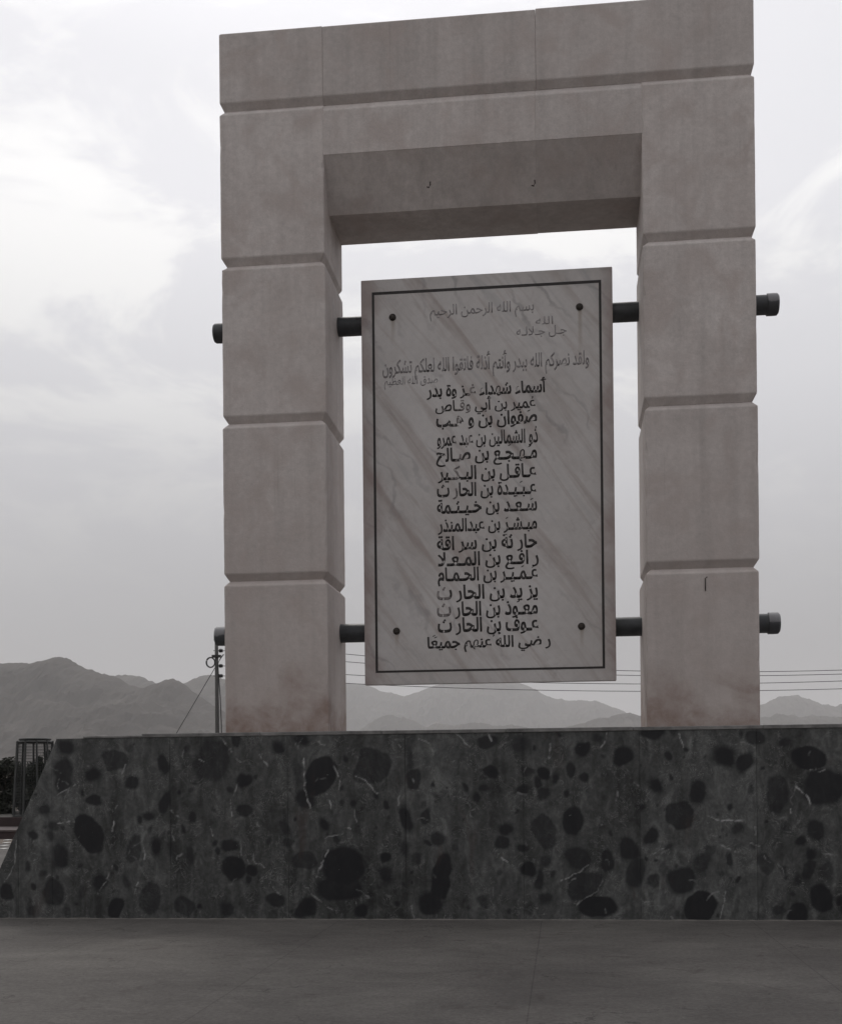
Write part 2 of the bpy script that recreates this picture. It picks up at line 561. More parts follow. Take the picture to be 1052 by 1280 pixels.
arch = empty('stone_arch', ((XL + XR) / 2, D + DEP / 2, PLINTH_TOP))
tag(arch, 'tall pale stone gateway of grooved blocks standing on the dark marble plinth', 'monument')
zj = [PLINTH_TOP - 0.03] + JOINTS
for x0, x1 in ((XL, XIL), (XIR, XR)):
    bm = bmesh.new()
    for i in range(4):
        block(bm, x0, x1, D, D + DEP, zj[i], zj[i + 1], bottom=i > 0, j=0.007 if i < 3 else .002,
              il=0.0 if i == 3 and x0 == XIR else 1.0, ir=0.0 if i == 3 and x0 == XL else 1.0)
    fix_normals(bm)
    child_of(mesh_obj('pillar', bm, STONE), arch)

# lintel between the pillars: front slabs with a sloped soffit behind, then a deeper beam
xa, xb = at(537, 180, D)[0], at(669, 175, D)[0]
xs = [XIL - .02, xa, xb, XIR + .02]
ys = [D, D + 0.36, D + DEP]
zt = JOINTS[3]
G, HH = 0.058, 0.085
bm = bmesh.new()
for x0, x1 in zip(xs, xs[1:]):
    e = 0.0005
    prof = [(D, LINTEL_FRONT + .006), (D + .006, LINTEL_FRONT), (ys[1], LINTEL_BACK), (ys[2] - .008, LINTEL_BACK + rnd.uniform(-.004, .004)),
            (ys[2], LINTEL_BACK + .008), (ys[2], zt - HH), (ys[2] - G, zt), (D + G, zt), (D + G * .5, zt - HH * .5), (D + .003, zt - HH),
            (D, zt - HH - .015)]
    dy = rnd.uniform(.0035, .006)
    cen = (D + DEP / 2, (LINTEL_BACK + zt) / 2)

    def shrink(s):
        return [(y + dy + (cen[0] - y) * s, z + (cen[1] - z) * s) for y, z in prof]
    rgs = [[(x0 + e, y, z) for y, z in shrink(0.0015)], [(x0 + e + .0025, y, z) for y, z in shrink(0)],
           [(x1 - e - .0025, y, z) for y, z in shrink(0)], [(x1 - e, y, z) for y, z in shrink(0.0015)]]
    add_rings(bm, rgs)
fix_normals(bm)
child_of(mesh_obj('lintel', bm, STONE), arch)

# top course: three long blocks
bm = bmesh.new()
tx = [XL, at(403, 80, D)[0], at(669, 60, D)[0], XR]
for i, (x0, x1) in enumerate(zip(tx, tx[1:])):
    e0, e1 = (0 if i == 0 else .001), (0 if i == 2 else .001)
    lv = [(zt, G), (zt + HH * .5, G * .52), (zt + HH, .004), (zt + HH + .015, 0), (zt + .5, 0), (ARCH_TOP - .012, 0), (ARCH_TOP, .01)]
    dz = (0, -.006, .004)[i]
    rgs = []
    for z, g in lv:
        gl, gr = (g if i == 0 else (.004 if g == .01 else 0)), (g if i == 2 else (.004 if g == .01 else 0))
        zz = z + (dz if z > zt + .6 else 0)
        c = .012 * rnd.uniform(.6, 1.2)
        cl_, cr_ = (c if i == 0 else .004), (c if i == 2 else .004)
        a0, a1, b0, b1 = x0 + e0 + gl, x1 - e1 - gr, D + g, D + DEP - g
        rgs.append([(a0 + cl_, b0, zz), (a1 - cr_, b0, zz), (a1, b0 + cr_, zz), (a1, b1 - cr_, zz),
                    (a1 - cr_, b1, zz), (a0 + cl_, b1, zz), (a0, b1 - cl_, zz), (a0, b0 + cl_, zz)])
    add_rings(bm, rgs)
fix_normals(bm)
child_of(mesh_obj('top_course', bm, STONE), arch)

# bent iron hooks left in the joints
def hook_under(px, py):
    # on the sloping part of the soffit
    for k in range(400):
        Y = D + 0.36 * k / 400
        x, z = at(px, py, Y)
        if z <= LINTEL_FRONT + (LINTEL_BACK - LINTEL_FRONT) * (Y - D) / 0.36:
            break
    bmh = bmesh.new()
    add_tube(bmh, [(x, Y + .03, z + .05), (x, Y - .012, z + .03), (x + .004, Y - .03, z - .01), (x - .012, Y - .03, z - .045),
                   (x - .035, Y - .02, z - .03)], .009, 6)
    child_of(mesh_obj('hook', bmh, RUST, smooth=True), arch)


hook_under(537.5, 231)
hook_under(668, 229)
hx, hz = at(881, 722, D)
bm = bmesh.new()
add_tube(bm, [(hx + .03, D + .04, hz), (hx + .02, D - .008, hz + .005), (hx, D - .012, hz - .01), (hx, D - .012, hz - .16)], .006, 6)
child_of(mesh_obj('hook', bm, RUST, smooth=True), arch)

# ------------------------------------------------------------------ the two steel pipes
YP, RP = D + 0.90, 0.122


def pipe(pl, pr, xl_end, xr_end, label, light):
    (x1, z1), (x2, z2) = at(*pl, YP), at(*pr, YP)
    z = (z1 + z2) / 2
    xa_, xb_ = at(xl_end, pl[1], YP)[0], at(xr_end, pr[1], YP)[0]
    root = empty('steel_pipe', ((xa_ + xb_) / 2, YP, z))
    tag(root, label, 'pipe', 'pipes carrying the marble plaque')
    bmp = bmesh.new()
    add_tube(bmp, [(xa_ + .05, YP, z), ((xa_ + xb_) / 2, YP, z), (xb_ - .05, YP, z)], RP, 40)
    child_of(mesh_obj('tube', bmp, PIPE, smooth=False), root)
    for x, s in ((xa_, 1), (xb_, -1)):
        bmp = bmesh.new()
        gr_ = .006 if s == 1 else .015
        rr = [RP + .001, RP + gr_ - .001, RP + gr_, RP + gr_ - .002, RP - .01]
        off = [.145, .142, .08, .02, .0]
        rings_ = []
        for r_, o_ in zip(rr, off):
            rings_.append([(x + s * o_, YP + r_ * math.sin(2 * math.pi * k / 40), z + r_ * math.cos(2 * math.pi * k / 40)) for k in range(40)])
        add_rings(bmp, rings_)
        fix_normals(bmp)
        child_of(mesh_obj('end_cap', bmp, CAP if s == -1 or light else PIPE), root)
    return root


pipe((438, 409), (785, 389), 268, 972.5, 'dark steel pipe behind the top of the plaque, passing through both pillars', False)
pipe((441, 791.5), (786, 783.5), 270, 974, 'dark steel pipe behind the foot of the plaque, with pale end caps', True)

# ------------------------------------------------------------------ the marble plaque with its writing
YF = D + 0.67
cor = [at(450, 351, YF), at(765.5, 332.5, YF), at(769.5, 850.5, YF), at(457, 857, YF)]
PX0, PX1 = (cor[0][0] + cor[3][0]) / 2, (cor[1][0] + cor[2][0]) / 2
PZ1, PZ0 = (cor[0][1] + cor[1][1]) / 2, (cor[2][1] + cor[3][1]) / 2
BOLTS = [(*at(px, py, YF), ln) for px, py, ln in ((490.5, 396.5, .35), (724, 383.5, .8), (495.5, 789, .25), (726.5, 783, .3))]
PLAQUE = plaque_mat()
plq = empty('marble_plaque', ((PX0 + PX1) / 2, YF, PZ0))
tag(plq, 'veined marble slab of black Arabic writing hung in the arch opening', 'plaque')
bm = bmesh.new()
add_box(bm, PX0, PX1, YF, YF + .10, PZ0, PZ1)
bmesh.ops.bevel(bm, geom=bm.edges[:], offset=.006, segments=2, affect='EDGES')
child_of(mesh_obj('slab', bm, PLAQUE), plq)
# border line
b0 = at(464, 365.5, YF); b1 = at(752, 349.5, YF); b2 = at(755, 836, YF); b3 = at(470, 841, YF)
bx0, bx1 = (b0[0] + b3[0]) / 2, (b1[0] + b2[0]) / 2
bz1, bz0 = (b0[1] + b1[1]) / 2, (b2[1] + b3[1]) / 2
bm = bmesh.new()
ev, t1, t2 = .0025, .031, .027
add_box(bm, bx0, bx1, YF - ev, YF + .004, bz1 - .036, bz1)
add_box(bm, bx0, bx1, YF - ev, YF + .004, bz0, bz0 + t2)
add_box(bm, bx0, bx0 + t1, YF - ev, YF + .004, bz0 + t2, bz1 - .036)
add_box(bm, bx1 - t1, bx1, YF - ev, YF + .004, bz0 + t2, bz1 - .036)
child_of(mesh_obj('border_line', bm, PAINT), plq)
# bolts
for px, py in ((490.5, 396.5), (724, 383.5), (495.5, 789), (726.5, 783)):
    x, z = at(px, py, YF)
    bm = bmesh.new()
    def circ(r, y, n=20):
        return [(x + r * math.cos(2 * math.pi * k / n), y, z + r * math.sin(2 * math.pi * k / n)) for k in range(n)]
    add_rings(bm, [circ(.046, YF + .003), circ(.046, YF - .006), circ(.041, YF - .009), circ(.030, YF - .010),
                   circ(.029, YF - .026), circ(.020, YF - .034)])
    fix_normals(bm)
    child_of(mesh_obj('bolt', bm, RUST), plq)

# Arabic letters: isolated, final, initial, medial presentation forms
AR = {'ا': 'ﺍﺎ', 'أ': 'ﺃﺄ', 'آ': 'ﺁﺂ', 'ب': 'ﺏﺐﺑﺒ', 'ة': 'ﺓﺔ', 'ت': 'ﺕﺖﺗﺘ', 'ث': 'ﺙﺚﺛﺜ', 'ج': 'ﺝﺞﺟﺠ', 'ح': 'ﺡﺢﺣﺤ',
      'خ': 'ﺥﺦﺧﺨ', 'د': 'ﺩﺪ', 'ذ': 'ﺫﺬ', 'ر': 'ﺭﺮ', 'ز': 'ﺯﺰ', 'س': 'ﺱﺲﺳﺴ', 'ش': 'ﺵﺶﺷﺸ', 'ص': 'ﺹﺺﺻﺼ', 'ض': 'ﺽﺾﺿﻀ',
      'ط': 'ﻁﻂﻃﻄ', 'ظ': 'ﻅﻆﻇﻈ', 'ع': 'ﻉﻊﻋﻌ', 'غ': 'ﻍﻎﻏﻐ', 'ف': 'ﻑﻒﻓﻔ', 'ق': 'ﻕﻖﻗﻘ', 'ك': 'ﻙﻚﻛﻜ', 'ل': 'ﻝﻞﻟﻠ',
      'م': 'ﻡﻢﻣﻤ', 'ن': 'ﻥﻦﻧﻨ', 'ه': 'ﻩﻪﻫﻬ', 'و': 'ﻭﻮ', 'ي': 'ﻱﻲﻳﻴ', 'ء': 'ﺀ', 'ـ': 'ــــ'}


def shape(txt):
    out, i = [], 0
    joins_next = lambda ch: ch in AR and len(AR[ch]) == 4
    while i < len(txt):
        ch = txt[i]
        if ch not in AR:
            out.append(ch); i += 1; continue
        prev = i > 0 and joins_next(txt[i - 1]) and ch != 'ء'
        if ch == 'ل' and i + 1 < len(txt) and txt[i + 1] in 'اأ':
            pair = {'ا': 'ﻻﻼ', 'أ': 'ﻷﻸ'}[txt[i + 1]]
            out.append(pair[1] if prev else pair[0]); i += 2; continue
        nxt = i + 1 < len(txt) and txt[i + 1] in AR and txt[i + 1] != 'ء' and joins_next(ch)
        f = AR[ch]
        out.append(f[3] if prev and nxt else f[2] if nxt else f[1] if prev else f[0])
        i += 1
    return ''.join(reversed(out))


def inscription(txt, xl, xr, ybase, size, mat, bold=0.010, worn=(), marks=()):
    """a line of writing on the plaque; xl, xr, ybase are read off the photograph, size = letter height in m"""
    cu = bpy.data.curves.new('inscription_line', 'FONT')
    cu.body = shape(txt)
    cu.size = 1.0
    cu.offset = bold
    cu.resolution_u = 3
    tmp = bpy.data.objects.new('inscription_line', cu)
    COL.objects.link(tmp)
    dg = bpy.context.evaluated_depsgraph_get()
    me = bpy.data.meshes.new_from_object(tmp.evaluated_get(dg))
    bpy.data.objects.remove(tmp)
    bpy.data.curves.remove(cu)
    xmid = (xl + xr) / 2
    zb = at(xmid, ybase, YF)[1]
    wx0, wx1 = at(xl, ybase, YF)[0], at(xr, ybase, YF)[0]
    co = np.array([v.co[:] for v in me.vertices])
    lo, hi = co[:, 0].min(), co[:, 0].max()
    bmt = bmesh.new()
    bmt.from_mesh(me)
    bpy.data.meshes.remove(me)
    # vowel strokes: (position 0..1 from the right, height in em, slant)
    for u, hgt, kind in marks:
        cx_ = hi - u * (hi - lo)
        if kind == '-':
            q = [(-.10, -.055), (.085, .03), (.085, .105), (-.10, .02)]
        elif kind == 'o':
            q = [(-.08, -.11), (-.02, -.11), (.05, -.01), (.085, .02), (.06, .10), (-.03, .10), (-.045, .02), (-.01, -.02)]
        else:
            q = [(-.07, -.05), (.06, .02), (.07, .055), (-.06, -.015)]
        bmt.faces.new([bmt.verts.new((cx_ + a, hgt + b_, 0)) for a, b_ in q])
    sx = (wx1 - wx0) / (hi - lo)
    fr = rnd.random() * 9
    for f in bmt.faces:
        c = f.calc_center_median()
        u = (hi - c.x) / (hi - lo)
        for (u0, u1) in worn:
            if u0 <= u <= u1:
                f.material_index = 1
    bmesh.ops.recalc_face_normals(bmt, faces=bmt.faces[:])
    for v in bmt.verts:
        y_ = v.co.y
        if mat is PAINT:                      # short tails, big bodies
            y_ = y_ * .68 if y_ < 0 else y_ * 1.32 if y_ < .32 else .4224 + (y_ - .32) * .80
        v.co = Vector((wx0 + (v.co.x - lo) * sx, YF - .002, zb + y_ * size))
    ex = bmesh.ops.extrude_face_region(bmt, geom=bmt.faces[:])
    for g in ex['geom']:
        if isinstance(g, bmesh.types.BMVert):
            g.co.y += .004
    bmesh.ops.recalc_face_normals(bmt, faces=bmt.faces[:])
    o = mesh_obj('inscription_line', bmt, [mat, PAINT_WORN if mat is PAINT else mat])
    return child_of(o, plq)


inscription('بسم الله الرحمن الرحيم', 537, 667, 391, 0.184, PAINT_FADED, 0.006)
inscription('الله', 669, 691, 405, 0.138, PAINT_FADED, 0.006)
inscription('جـل جـلالـه', 645, 708, 418, 0.156, PAINT_FADED, 0.006)
inscription('ولقد نصركم الله ببدر وأنتم أذلة فاتقوا الله لعلكم تشكرون', 478, 736, 461, 0.239, PAINT_VERSE, 0.018)
inscription('صدق الله العظيم', 480, 547, 480, 0.147, PAINT_FADED, 0.005)
inscription('أسماء شهداء غـز وة بدر', 533, 684, 493, 0.204, PAINT, 0.027, worn=((.60, .655),))
inscription('عمير بن أبي وقـاص', 544, 669, 512, 0.186, PAINT, 0.016, worn=((.62, .80),), marks=((.03, .66, 'o'),))
inscription('صفوان بن و هـب', 545, 671, 531, 0.231, PAINT, 0.027, worn=((.76, .86),), marks=((.08, .62, '-'),))
inscription('ذو الشمالين بن عبد عمرو', 546, 672, 555, 0.234, PAINT, 0.021, worn=((.66, .72), (.77, .82)), marks=((.02, .78, 'o'),))
inscription('مـهـجـع بن صـالح', 545, 671, 575, 0.234, PAINT, 0.024, worn=((.74, .80),), marks=((.07, .60, '-'), (.27, .72, '-')))
inscription('عـاقـل بن البـكـير', 547, 670, 598, 0.234, PAINT, 0.024, worn=((.78, .87),))
inscription('عـبـيـدة بن الحار ث', 546, 670, 619, 0.231, PAINT, 0.023, worn=((.80, .845),), marks=((.15, .6, '-'),))
inscription('سـعـد بن خـيـثـمة', 546, 671, 640, 0.231, PAINT, 0.024, marks=((.05, .56, '-'),))
inscription('مبـشـر بن عبدالمنذر', 547, 671, 663, 0.221, PAINT, 0.023, marks=((.30, .62, '-'),))
inscription('حار ثة بن سر اقة', 546, 671, 686, 0.234, PAINT, 0.024)
inscription('ر افـع بن المـعـلا', 547, 673, 706, 0.234, PAINT, 0.024)
inscription('عـمـيـر بن الحـمـام', 547, 672, 725, 0.231, PAINT, 0.024, marks=((.05, .66, 'o'), (.15, .64, '-')))
inscription('يز يد بن الحار ث', 546, 672, 748, 0.243, PAINT, 0.024, worn=((.87, 1.0),))
inscription('معـوذ بن الحار ث', 546, 672, 769, 0.243, PAINT, 0.024, worn=((.87, 1.0),), marks=((.19, .62, '-'),))
inscription('عـوف بن الحار ث', 547, 673, 789, 0.243, PAINT, 0.027)
inscription('ر ضي الله عنهم جميعا', 534, 688, 809, 0.195, PAINT, 0.024, marks=((.41, .86, '-'), (.46, .72, 'o'), (.93, .66, '-'), (.945, .78, '-')))

# ------------------------------------------------------------------ the dark marble plinth
CLASTS = [
    (401, 970, 19, 27), (381, 999, 14, 15), (372, 967, 7, 22), (465.6, 957.7, 26, 23), (428, 1082, 29, 27), (425, 1111, 32, 16),
    (519, 972, 9, 14), (511, 949, 5, 20), (508, 1024, 8, 16), (531, 1021, 6.5, 9), (506, 1060, 7, 9), (520, 1073, 8, 9), (482, 1073, 8, 6.5),
    (483, 1093, 9, 11), (547, 1050, 11, 9), (380, 1077, 16, 12), (405, 1033, 8, 8), (383, 1135, 14.5, 13.5), (345, 1126, 14, 9),
    (356, 1035, 7, 14), (452, 1140, 9, 8), (611, 965, 10, 9), (604, 985, 8, 5), (660, 965, 10, 8), (679, 968, 8, 9), (652, 988, 10, 6.5),
    (679, 992, 9, 8), (678, 1039, 15, 23), (632, 1037, 10, 9), (629, 1053, 10, 9), (652, 1059, 6.5, 5.5), (683, 1075, 8, 9),
    (660, 1088, 11, 10), (674, 1100, 4, 14), (681, 1122, 11.5, 8), (605, 1126, 8, 10), (551, 1097, 13, 28), (537, 1129, 16, 16),
    (569, 1060, 5.5, 5.5), (443, 1005, 5, 4.5), (347, 934, 9, 9), (378, 925, 11, 6.5), (609, 927, 14, 10), (649, 931, 18, 11),
    (780, 945, 12, 13), (715, 1027, 13, 18), (722, 1072, 17, 17), (732, 1106, 22, 20), (748, 1134, 25, 14), (785, 1062, 15, 17),
    (794, 1091, 13, 20), (758, 1076, 7, 15), (820, 982, 9, 10), (872, 990, 10, 18), (849, 1019, 17.5, 17.5), (877, 1079, 13, 15),
    (887, 1064, 7, 7), (912, 1076, 5, 10), (921, 1037, 7, 9), (971, 995, 15.5, 25), (1011, 949, 20, 15), (1029, 984, 25, 23),
    (1019, 1039, 12.5, 11.5), (956, 1080, 10, 13), (1014, 1067, 8, 7), (1035, 1087, 7, 12), (1011, 1086, 8, 15), (998, 1101, 6, 8),
    (1026, 1122, 13, 18), (996, 1142, 13, 11), (971, 1137, 7, 8), (948, 1146, 6, 7), (874, 1134, 20, 18), (852, 1101, 17, 17),
    (829, 1087, 6, 12), (819, 1102, 8, 8), (907, 947, 15, 13), (931, 952, 10, 13), (944, 922, 12, 10), (747, 923, 8, 7), (728, 935, 9, 9),
    (834, 945, 5, 6), (981, 928, 8, 7), (943, 1059, 5, 4), (814, 917, 17, 8), (82, 933, 12, 9), (80, 970, 13, 25), (144, 950, 17, 14),
    (116, 969, 14, 8), (164, 977, 10, 9), (205, 955, 7, 14), (265, 952, 25, 30), (305, 974, 12, 9), (116, 1000, 11, 6), (55, 1011, 8, 9),
    (67, 1033, 8, 9), (111, 1042, 18, 25), (75, 1071, 12, 19), (67, 1117, 16, 19), (169, 1063, 10, 19), (197, 1058, 8, 12),
    (214, 1063, 5, 11), (206, 1005, 6, 16), (237, 1070, 6, 16), (291, 1086, 15.6, 16), (312, 1088, 8, 8), (283, 1136, 12, 11),
    (231, 1133, 14, 14), (145, 1135, 10, 14), (125, 1102, 11, 11), (103, 1114, 6, 11), (187, 1124, 14, 22), (159, 1105, 6, 11),
    (287, 1057, 12, 8), (305, 1013, 12, 9), (41, 1139, 6, 9), (83, 1139, 6, 8), (8, 1116, 9, 11), (34, 1083, 4, 5), (133, 1082, 4.5, 4),
    (41, 1107, 4.5, 5), (184, 1022, 11, 6)]


def zm(pts, ox, oy, s):
    return [(ox + x / s, oy + y / s) for x, y in pts]


VEINS = [zm(p, 700, 880, 2.989) for p in (
    [(550, 418), (600, 438), (680, 436)], [(335, 565), (390, 540)], [(590, 520), (620, 540), (663, 552)], [(710, 520), (742, 530)],
    [(445, 110), (448, 135), (462, 162)], [(172, 110), (165, 150), (150, 165)], [(415, 795), (430, 810), (460, 815)],
    [(160, 650), (140, 700), (60, 750)], [(880, 310), (920, 340), (935, 385)], [(930, 250), (985, 250)], [(0, 660), (60, 635), (105, 605)],
    [(215, 330), (212, 365)], [(860, 390), (862, 410)], [(600, 800), (615, 700)])]
VEINS += [zm(p, 320, 880, 2.768) for p in (
    [(10, 180), (40, 215)], [(205, 125), (240, 145)], [(480, 125), (500, 150)], [(270, 215), (290, 270), (285, 295)], [(300, 425), (330, 432)],
    [(235, 465), (300, 450)], [(250, 505), (225, 560), (210, 600)], [(190, 660), (230, 690), (275, 720)], [(340, 250), (380, 265), (420, 310)],
    [(500, 300), (490, 350)], [(255, 335), (262, 365)], [(685, 95), (740, 150)], [(800, 100), (815, 130)], [(535, 700), (545, 740)],
    [(845, 530), (870, 550)], [(540, 260), (548, 275)], [(1020, 140), (1012, 190)], [(45, 620), (85, 660)], [(165, 190), (168, 290), (185, 360)])]
VEINS += [zm(p, 0, 780, 3.2) for p in (
    [(210, 705), (255, 670), (300, 645)], [(870, 440), (895, 470), (920, 505)], [(940, 530), (960, 555)], [(920, 700), (930, 770)],
    [(680, 745), (700, 745)], [(575, 900), (580, 940)], [(390, 1080), (430, 1020), (450, 960)], [(540, 1080), (555, 1020)],
    [(690, 850), (705, 880)], [(840, 810), (850, 850)], [(490, 600), (500, 560)], [(455, 790), (450, 830)], [(795, 540), (815, 550)],
    [(970, 1160), (985, 1180)], [(930, 690), (950, 640)], [(230, 800), (300, 790)], [(65, 870), (60, 960), (20, 1030)])]

KP = (PY / math.cos(YAW)) / FPX              # metres per pixel on the plinth front, near enough


def to_plane(px, py):
    return at(px, py, PY)


cl_w = [(*to_plane(x, y), rx * KP, ry * KP) for x, y, rx, ry in CLASTS]
ve_w = [[to_plane(*p) for p in v] for v in VEINS]
prr = random.Random(21)
ZT = PLINTH_TOP
for k in range(330):                         # the small ones, and all those beyond the picture's right edge
    x, z = prr.uniform(-6.6, 6.2), prr.uniform(.02, ZT - .02)
    r = abs(prr.gauss(0, .028)) + .012
    if x > at(1052, 1000, PY)[0]:
        r *= 2.6
    if all((x - c[0]) ** 2 + (z - c[1]) ** 2 > (max(c[2], c[3]) + r) ** 2 * .8 for c in cl_w):
        cl_w.append((x, z, r, r * prr.uniform(.8, 1.7)))
for k in range(90):
    x, z = prr.uniform(-6.6, 6.2), prr.uniform(.02, ZT - .02)
    a = prr.choice((prr.gauss(1.2, .35), prr.gauss(2.3, .4), prr.uniform(0, 3.14)))
    n, L = prr.randint(2, 4), prr.uniform(.02, .07)
    pts = [(x, z)]
    for i in range(n):
        a += prr.gauss(0, .45)
        pts.append((pts[-1][0] + L * math.cos(a), pts[-1][1] + L * math.sin(a)))
    ve_w.append(pts)


def vnoise(x, z, seed, scale, octaves=4):
    """value noise on arrays"""
    rs_ = np.random.RandomState(seed)
    tab = rs_.rand(256, 256)
    out, amp, tot = 0, 1.0, 0
    for o in range(octaves):
        u, v = x * scale + 50.3, z * scale + 70.7
        iu, iv = np.floor(u).astype(int), np.floor(v).astype(int)
        fu, fv = u - iu, v - iv
        fu, fv = fu * fu * (3 - 2 * fu), fv * fv * (3 - 2 * fv)
        g = lambda a, b_: tab[a % 256, b_ % 256]
        out = out + amp * ((g(iu, iv) * (1 - fu) + g(iu + 1, iv) * fu) * (1 - fv) + (g(iu, iv + 1) * (1 - fu) + g(iu + 1, iv + 1) * fu) * fv)
        tot += amp
        amp *= .55
        scale *= 2.03
    return out / tot


def marble_fields(x, z):
    xo = x + .075 * (vnoise(x, z, 1, 6, 2) - .5) + .012 * (vnoise(x, z, 2, 45, 2) - .5)
    zo = z + .075 * (vnoise(x, z, 3, 6, 2) - .5) + .012 * (vnoise(x, z, 4, 45, 2) - .5)
    cl_ = np.zeros_like(x)
    halo = np.zeros_like(x)
    for i, (cx_, cz_, rx, rz) in enumerate(cl_w):
        if cx_ < x.min() - .5 or cx_ > x.max() + .5:
            continue
        e = ((i * 37) % 11 - 5) * .05
        dx, dz = xo - cx_, zo - cz_
        dx2 = dx + e * dz
        p = 2.0 + ((i * 53) % 7) * .12
        d = (np.abs(dx2 / rx) ** p + np.abs(dz / rz) ** p) ** (1 / p)
        a_ = (i * 2.399) % 6.283                  # a broken flat or two on every clast
        for q in (0, 2.0):
            d = np.maximum(d, (dx2 / rx * math.cos(a_ + q) + dz / rz * math.sin(a_ + q)) * (.84 + .11 * (i % 4)))
        halo = np.maximum(halo, np.exp(-np.clip(d - 1, 0, 9) * max(rx, rz) / .028) * (.5 + .5 * ((i * 41) % 5) / 4) * min(1, max(rx, rz) / .09))
        soft = min(.4, (.013, .02, .036)[(i * 17) % 3] / min(rx, rz))
        depth_ = (.97, .93, .85, .75)[(i * 29) % 4] if rx > .07 else (.9, .75, .6)[(i * 31) % 3]
        cl_ = np.maximum(cl_, depth_ * np.clip((1 + soft - d) / (2 * soft), 0, 1))
    ve_ = np.zeros_like(x)
    xo, zo = x + .04 * (vnoise(x, z, 5, 14) - .5), z + .04 * (vnoise(x, z, 6, 14) - .5)
    for i, pts in enumerate(ve_w):
        px_ = [p[0] for p in pts]
        if max(px_) < x.min() - .1 or min(px_) > x.max() + .1:
            continue
        best = np.full_like(x, 9.0)
        for (ax, az), (bx, bz) in zip(pts, pts[1:]):
            vx, vz = bx - ax, bz - az
            tt = np.clip(((xo - ax) * vx + (zo - az) * vz) / (vx * vx + vz * vz + 1e-9), 0, 1)
            best = np.minimum(best, np.hypot(xo - ax - tt * vx, zo - az - tt * vz))
        wdt = (.009, .0075, .011)[i % 3]
        amp = (.85, .55, .7, .45)[i % 4] if i < len(VEINS) else (.42, .3, .2)[i % 3]
        ve_ = np.maximum(ve_, amp * np.clip(1.25 - best / wdt, 0, 1))
    ve_ *= np.clip(vnoise(x, z, 8, 26) * 3.2 - .95, 0, 1)
    tone = .5 + .9 * (vnoise(x, z * .35, 9, 2.2, 5) - .5) + .55 * (vnoise(x * 3.4, z * .3, 10, 4, 4) - .5) + .3 * (vnoise(x, z, 12, 14, 4) - .5)
    tone = tone + .42 * halo * (vnoise(x, z, 14, 16, 3) + .2)
    return cl_, ve_, np.clip(tone, 0, 1)


# outline of the front: a trapezoid with a sloping left end
etx, etz = to_plane(72, 921)
ebx, ebz = to_plane(0, 1086)
slope = (ebx - etx) / (ebz - etz)


def edge_l(z):
    return etx + slope * (z - etz)


XEND = 6.05


def edge_r(z):
    return XEND - slope * (ZT - z) * 1.0 + 0 * z


plinth = empty('marble_plinth', (0, PY + 1.6, 0))
tag(plinth, 'long dark breccia marble plinth with sloping end under the stone arch', 'plinth')
PDEP = 3.3
BT = ZT - .045                                # top of the body, under the coping
bm = bmesh.new()
ends = [(edge_l(0), 0), (edge_r(np.float64(0)), 0), (edge_r(np.float64(BT)), BT), (edge_l(BT), BT)]
f = [[(x, y, z) for x, z in ends] for y in (PY + .03, PY + PDEP)]
add_rings(bm, f)
fix_normals(bm)
child_of(mesh_obj('core', bm, BRECCIA), plinth)

jx = [to_plane(23, 1100)[0], to_plane(65, 1040)[0]] + [to_plane(p, 1040)[0] for p in (213, 360, 507, 654, 800, 946)]
stepx = jx[-1] - jx[-2]
jx += [jx[-1] + stepx, jx[-1] + 2 * stepx]
bounds = [None] + jx + [None]
RES = .0125
for i in range(len(bounds) - 1):
    def lo_(z, i=i):
        e = edge_l(z)
        return e if bounds[i] is None else np.minimum(np.maximum(e, bounds[i] + .0015), edge_r(z))
    def hi_(z, i=i):
        e = edge_r(z)
        return e if bounds[i + 1] is None else np.minimum(np.maximum(edge_l(z) + .0005, bounds[i + 1] - .0015), e)
    top = BT if i > 0 else min(BT, (bounds[1] - etx) / slope + etz - .01)
    if top < .05:
        continue
    nz = max(4, int(top / RES))
    zs = np.linspace(0.0, top, nz + 1)
    wmax = float(np.max(hi_(zs) - lo_(zs)))
    if wmax < .03:
        continue
    nx = max(3, int(wmax / RES))
    uu = np.linspace(0, 1, nx + 1)
    X = lo_(zs)[:, None] * (1 - uu) + hi_(zs)[:, None] * uu
    Z = np.repeat(zs[:, None], nx + 1, 1)
    cl_, ve_, tn_ = marble_fields(X, Z)
    jit = (rnd.uniform(-.0015, .0015), rnd.uniform(-.0006, .0006))
    N = (nx + 1) * (nz + 1)
    yv = PY + jit[0] + jit[1] * (X - X.mean())
    verts = np.stack([X, yv, Z], -1).reshape(-1, 3)
    idx = np.arange(N).reshape(nz + 1, nx + 1)
    quads = np.stack([idx[:-1, :-1], idx[:-1, 1:], idx[1:, 1:], idx[1:, :-1]], -1).reshape(-1, 4)
    # returns round the edge of the slab
    loop = list(idx[0, :]) + list(idx[1:, -1]) + list(idx[-1, -2::-1]) + list(idx[-2:0:-1, 0])
    back = verts[loop].copy()
    back[:, 1] += .029
    nb = len(loop)
    sk = [(loop[k], N + k, N + (k + 1) % nb, loop[(k + 1) % nb]) for k in range(nb)]
    me = bpy.data.meshes.new('facing_slab')
    me.from_pydata(np.vstack([verts, back]).tolist(), [], quads.tolist() + sk)
    for nm, arr in (('clast', cl_), ('vein', ve_), ('tone', np.clip(tn_ + rnd.uniform(-.09, .09), 0, 1))):
        at_ = me.attributes.new(nm, 'FLOAT', 'POINT')
        a = arr.reshape(-1)
        at_.data.foreach_set('value', np.concatenate([a, a[loop]]).astype(np.float32))
    me.materials.append(BRECCIA)
    o = link(bpy.data.objects.new('facing_slab', me))
    child_of(o, plinth)
COPING = simple_mat('dusty_grey_coping', (.17, .165, .16), 0.8, 0, 0.45, 5, 0.2)
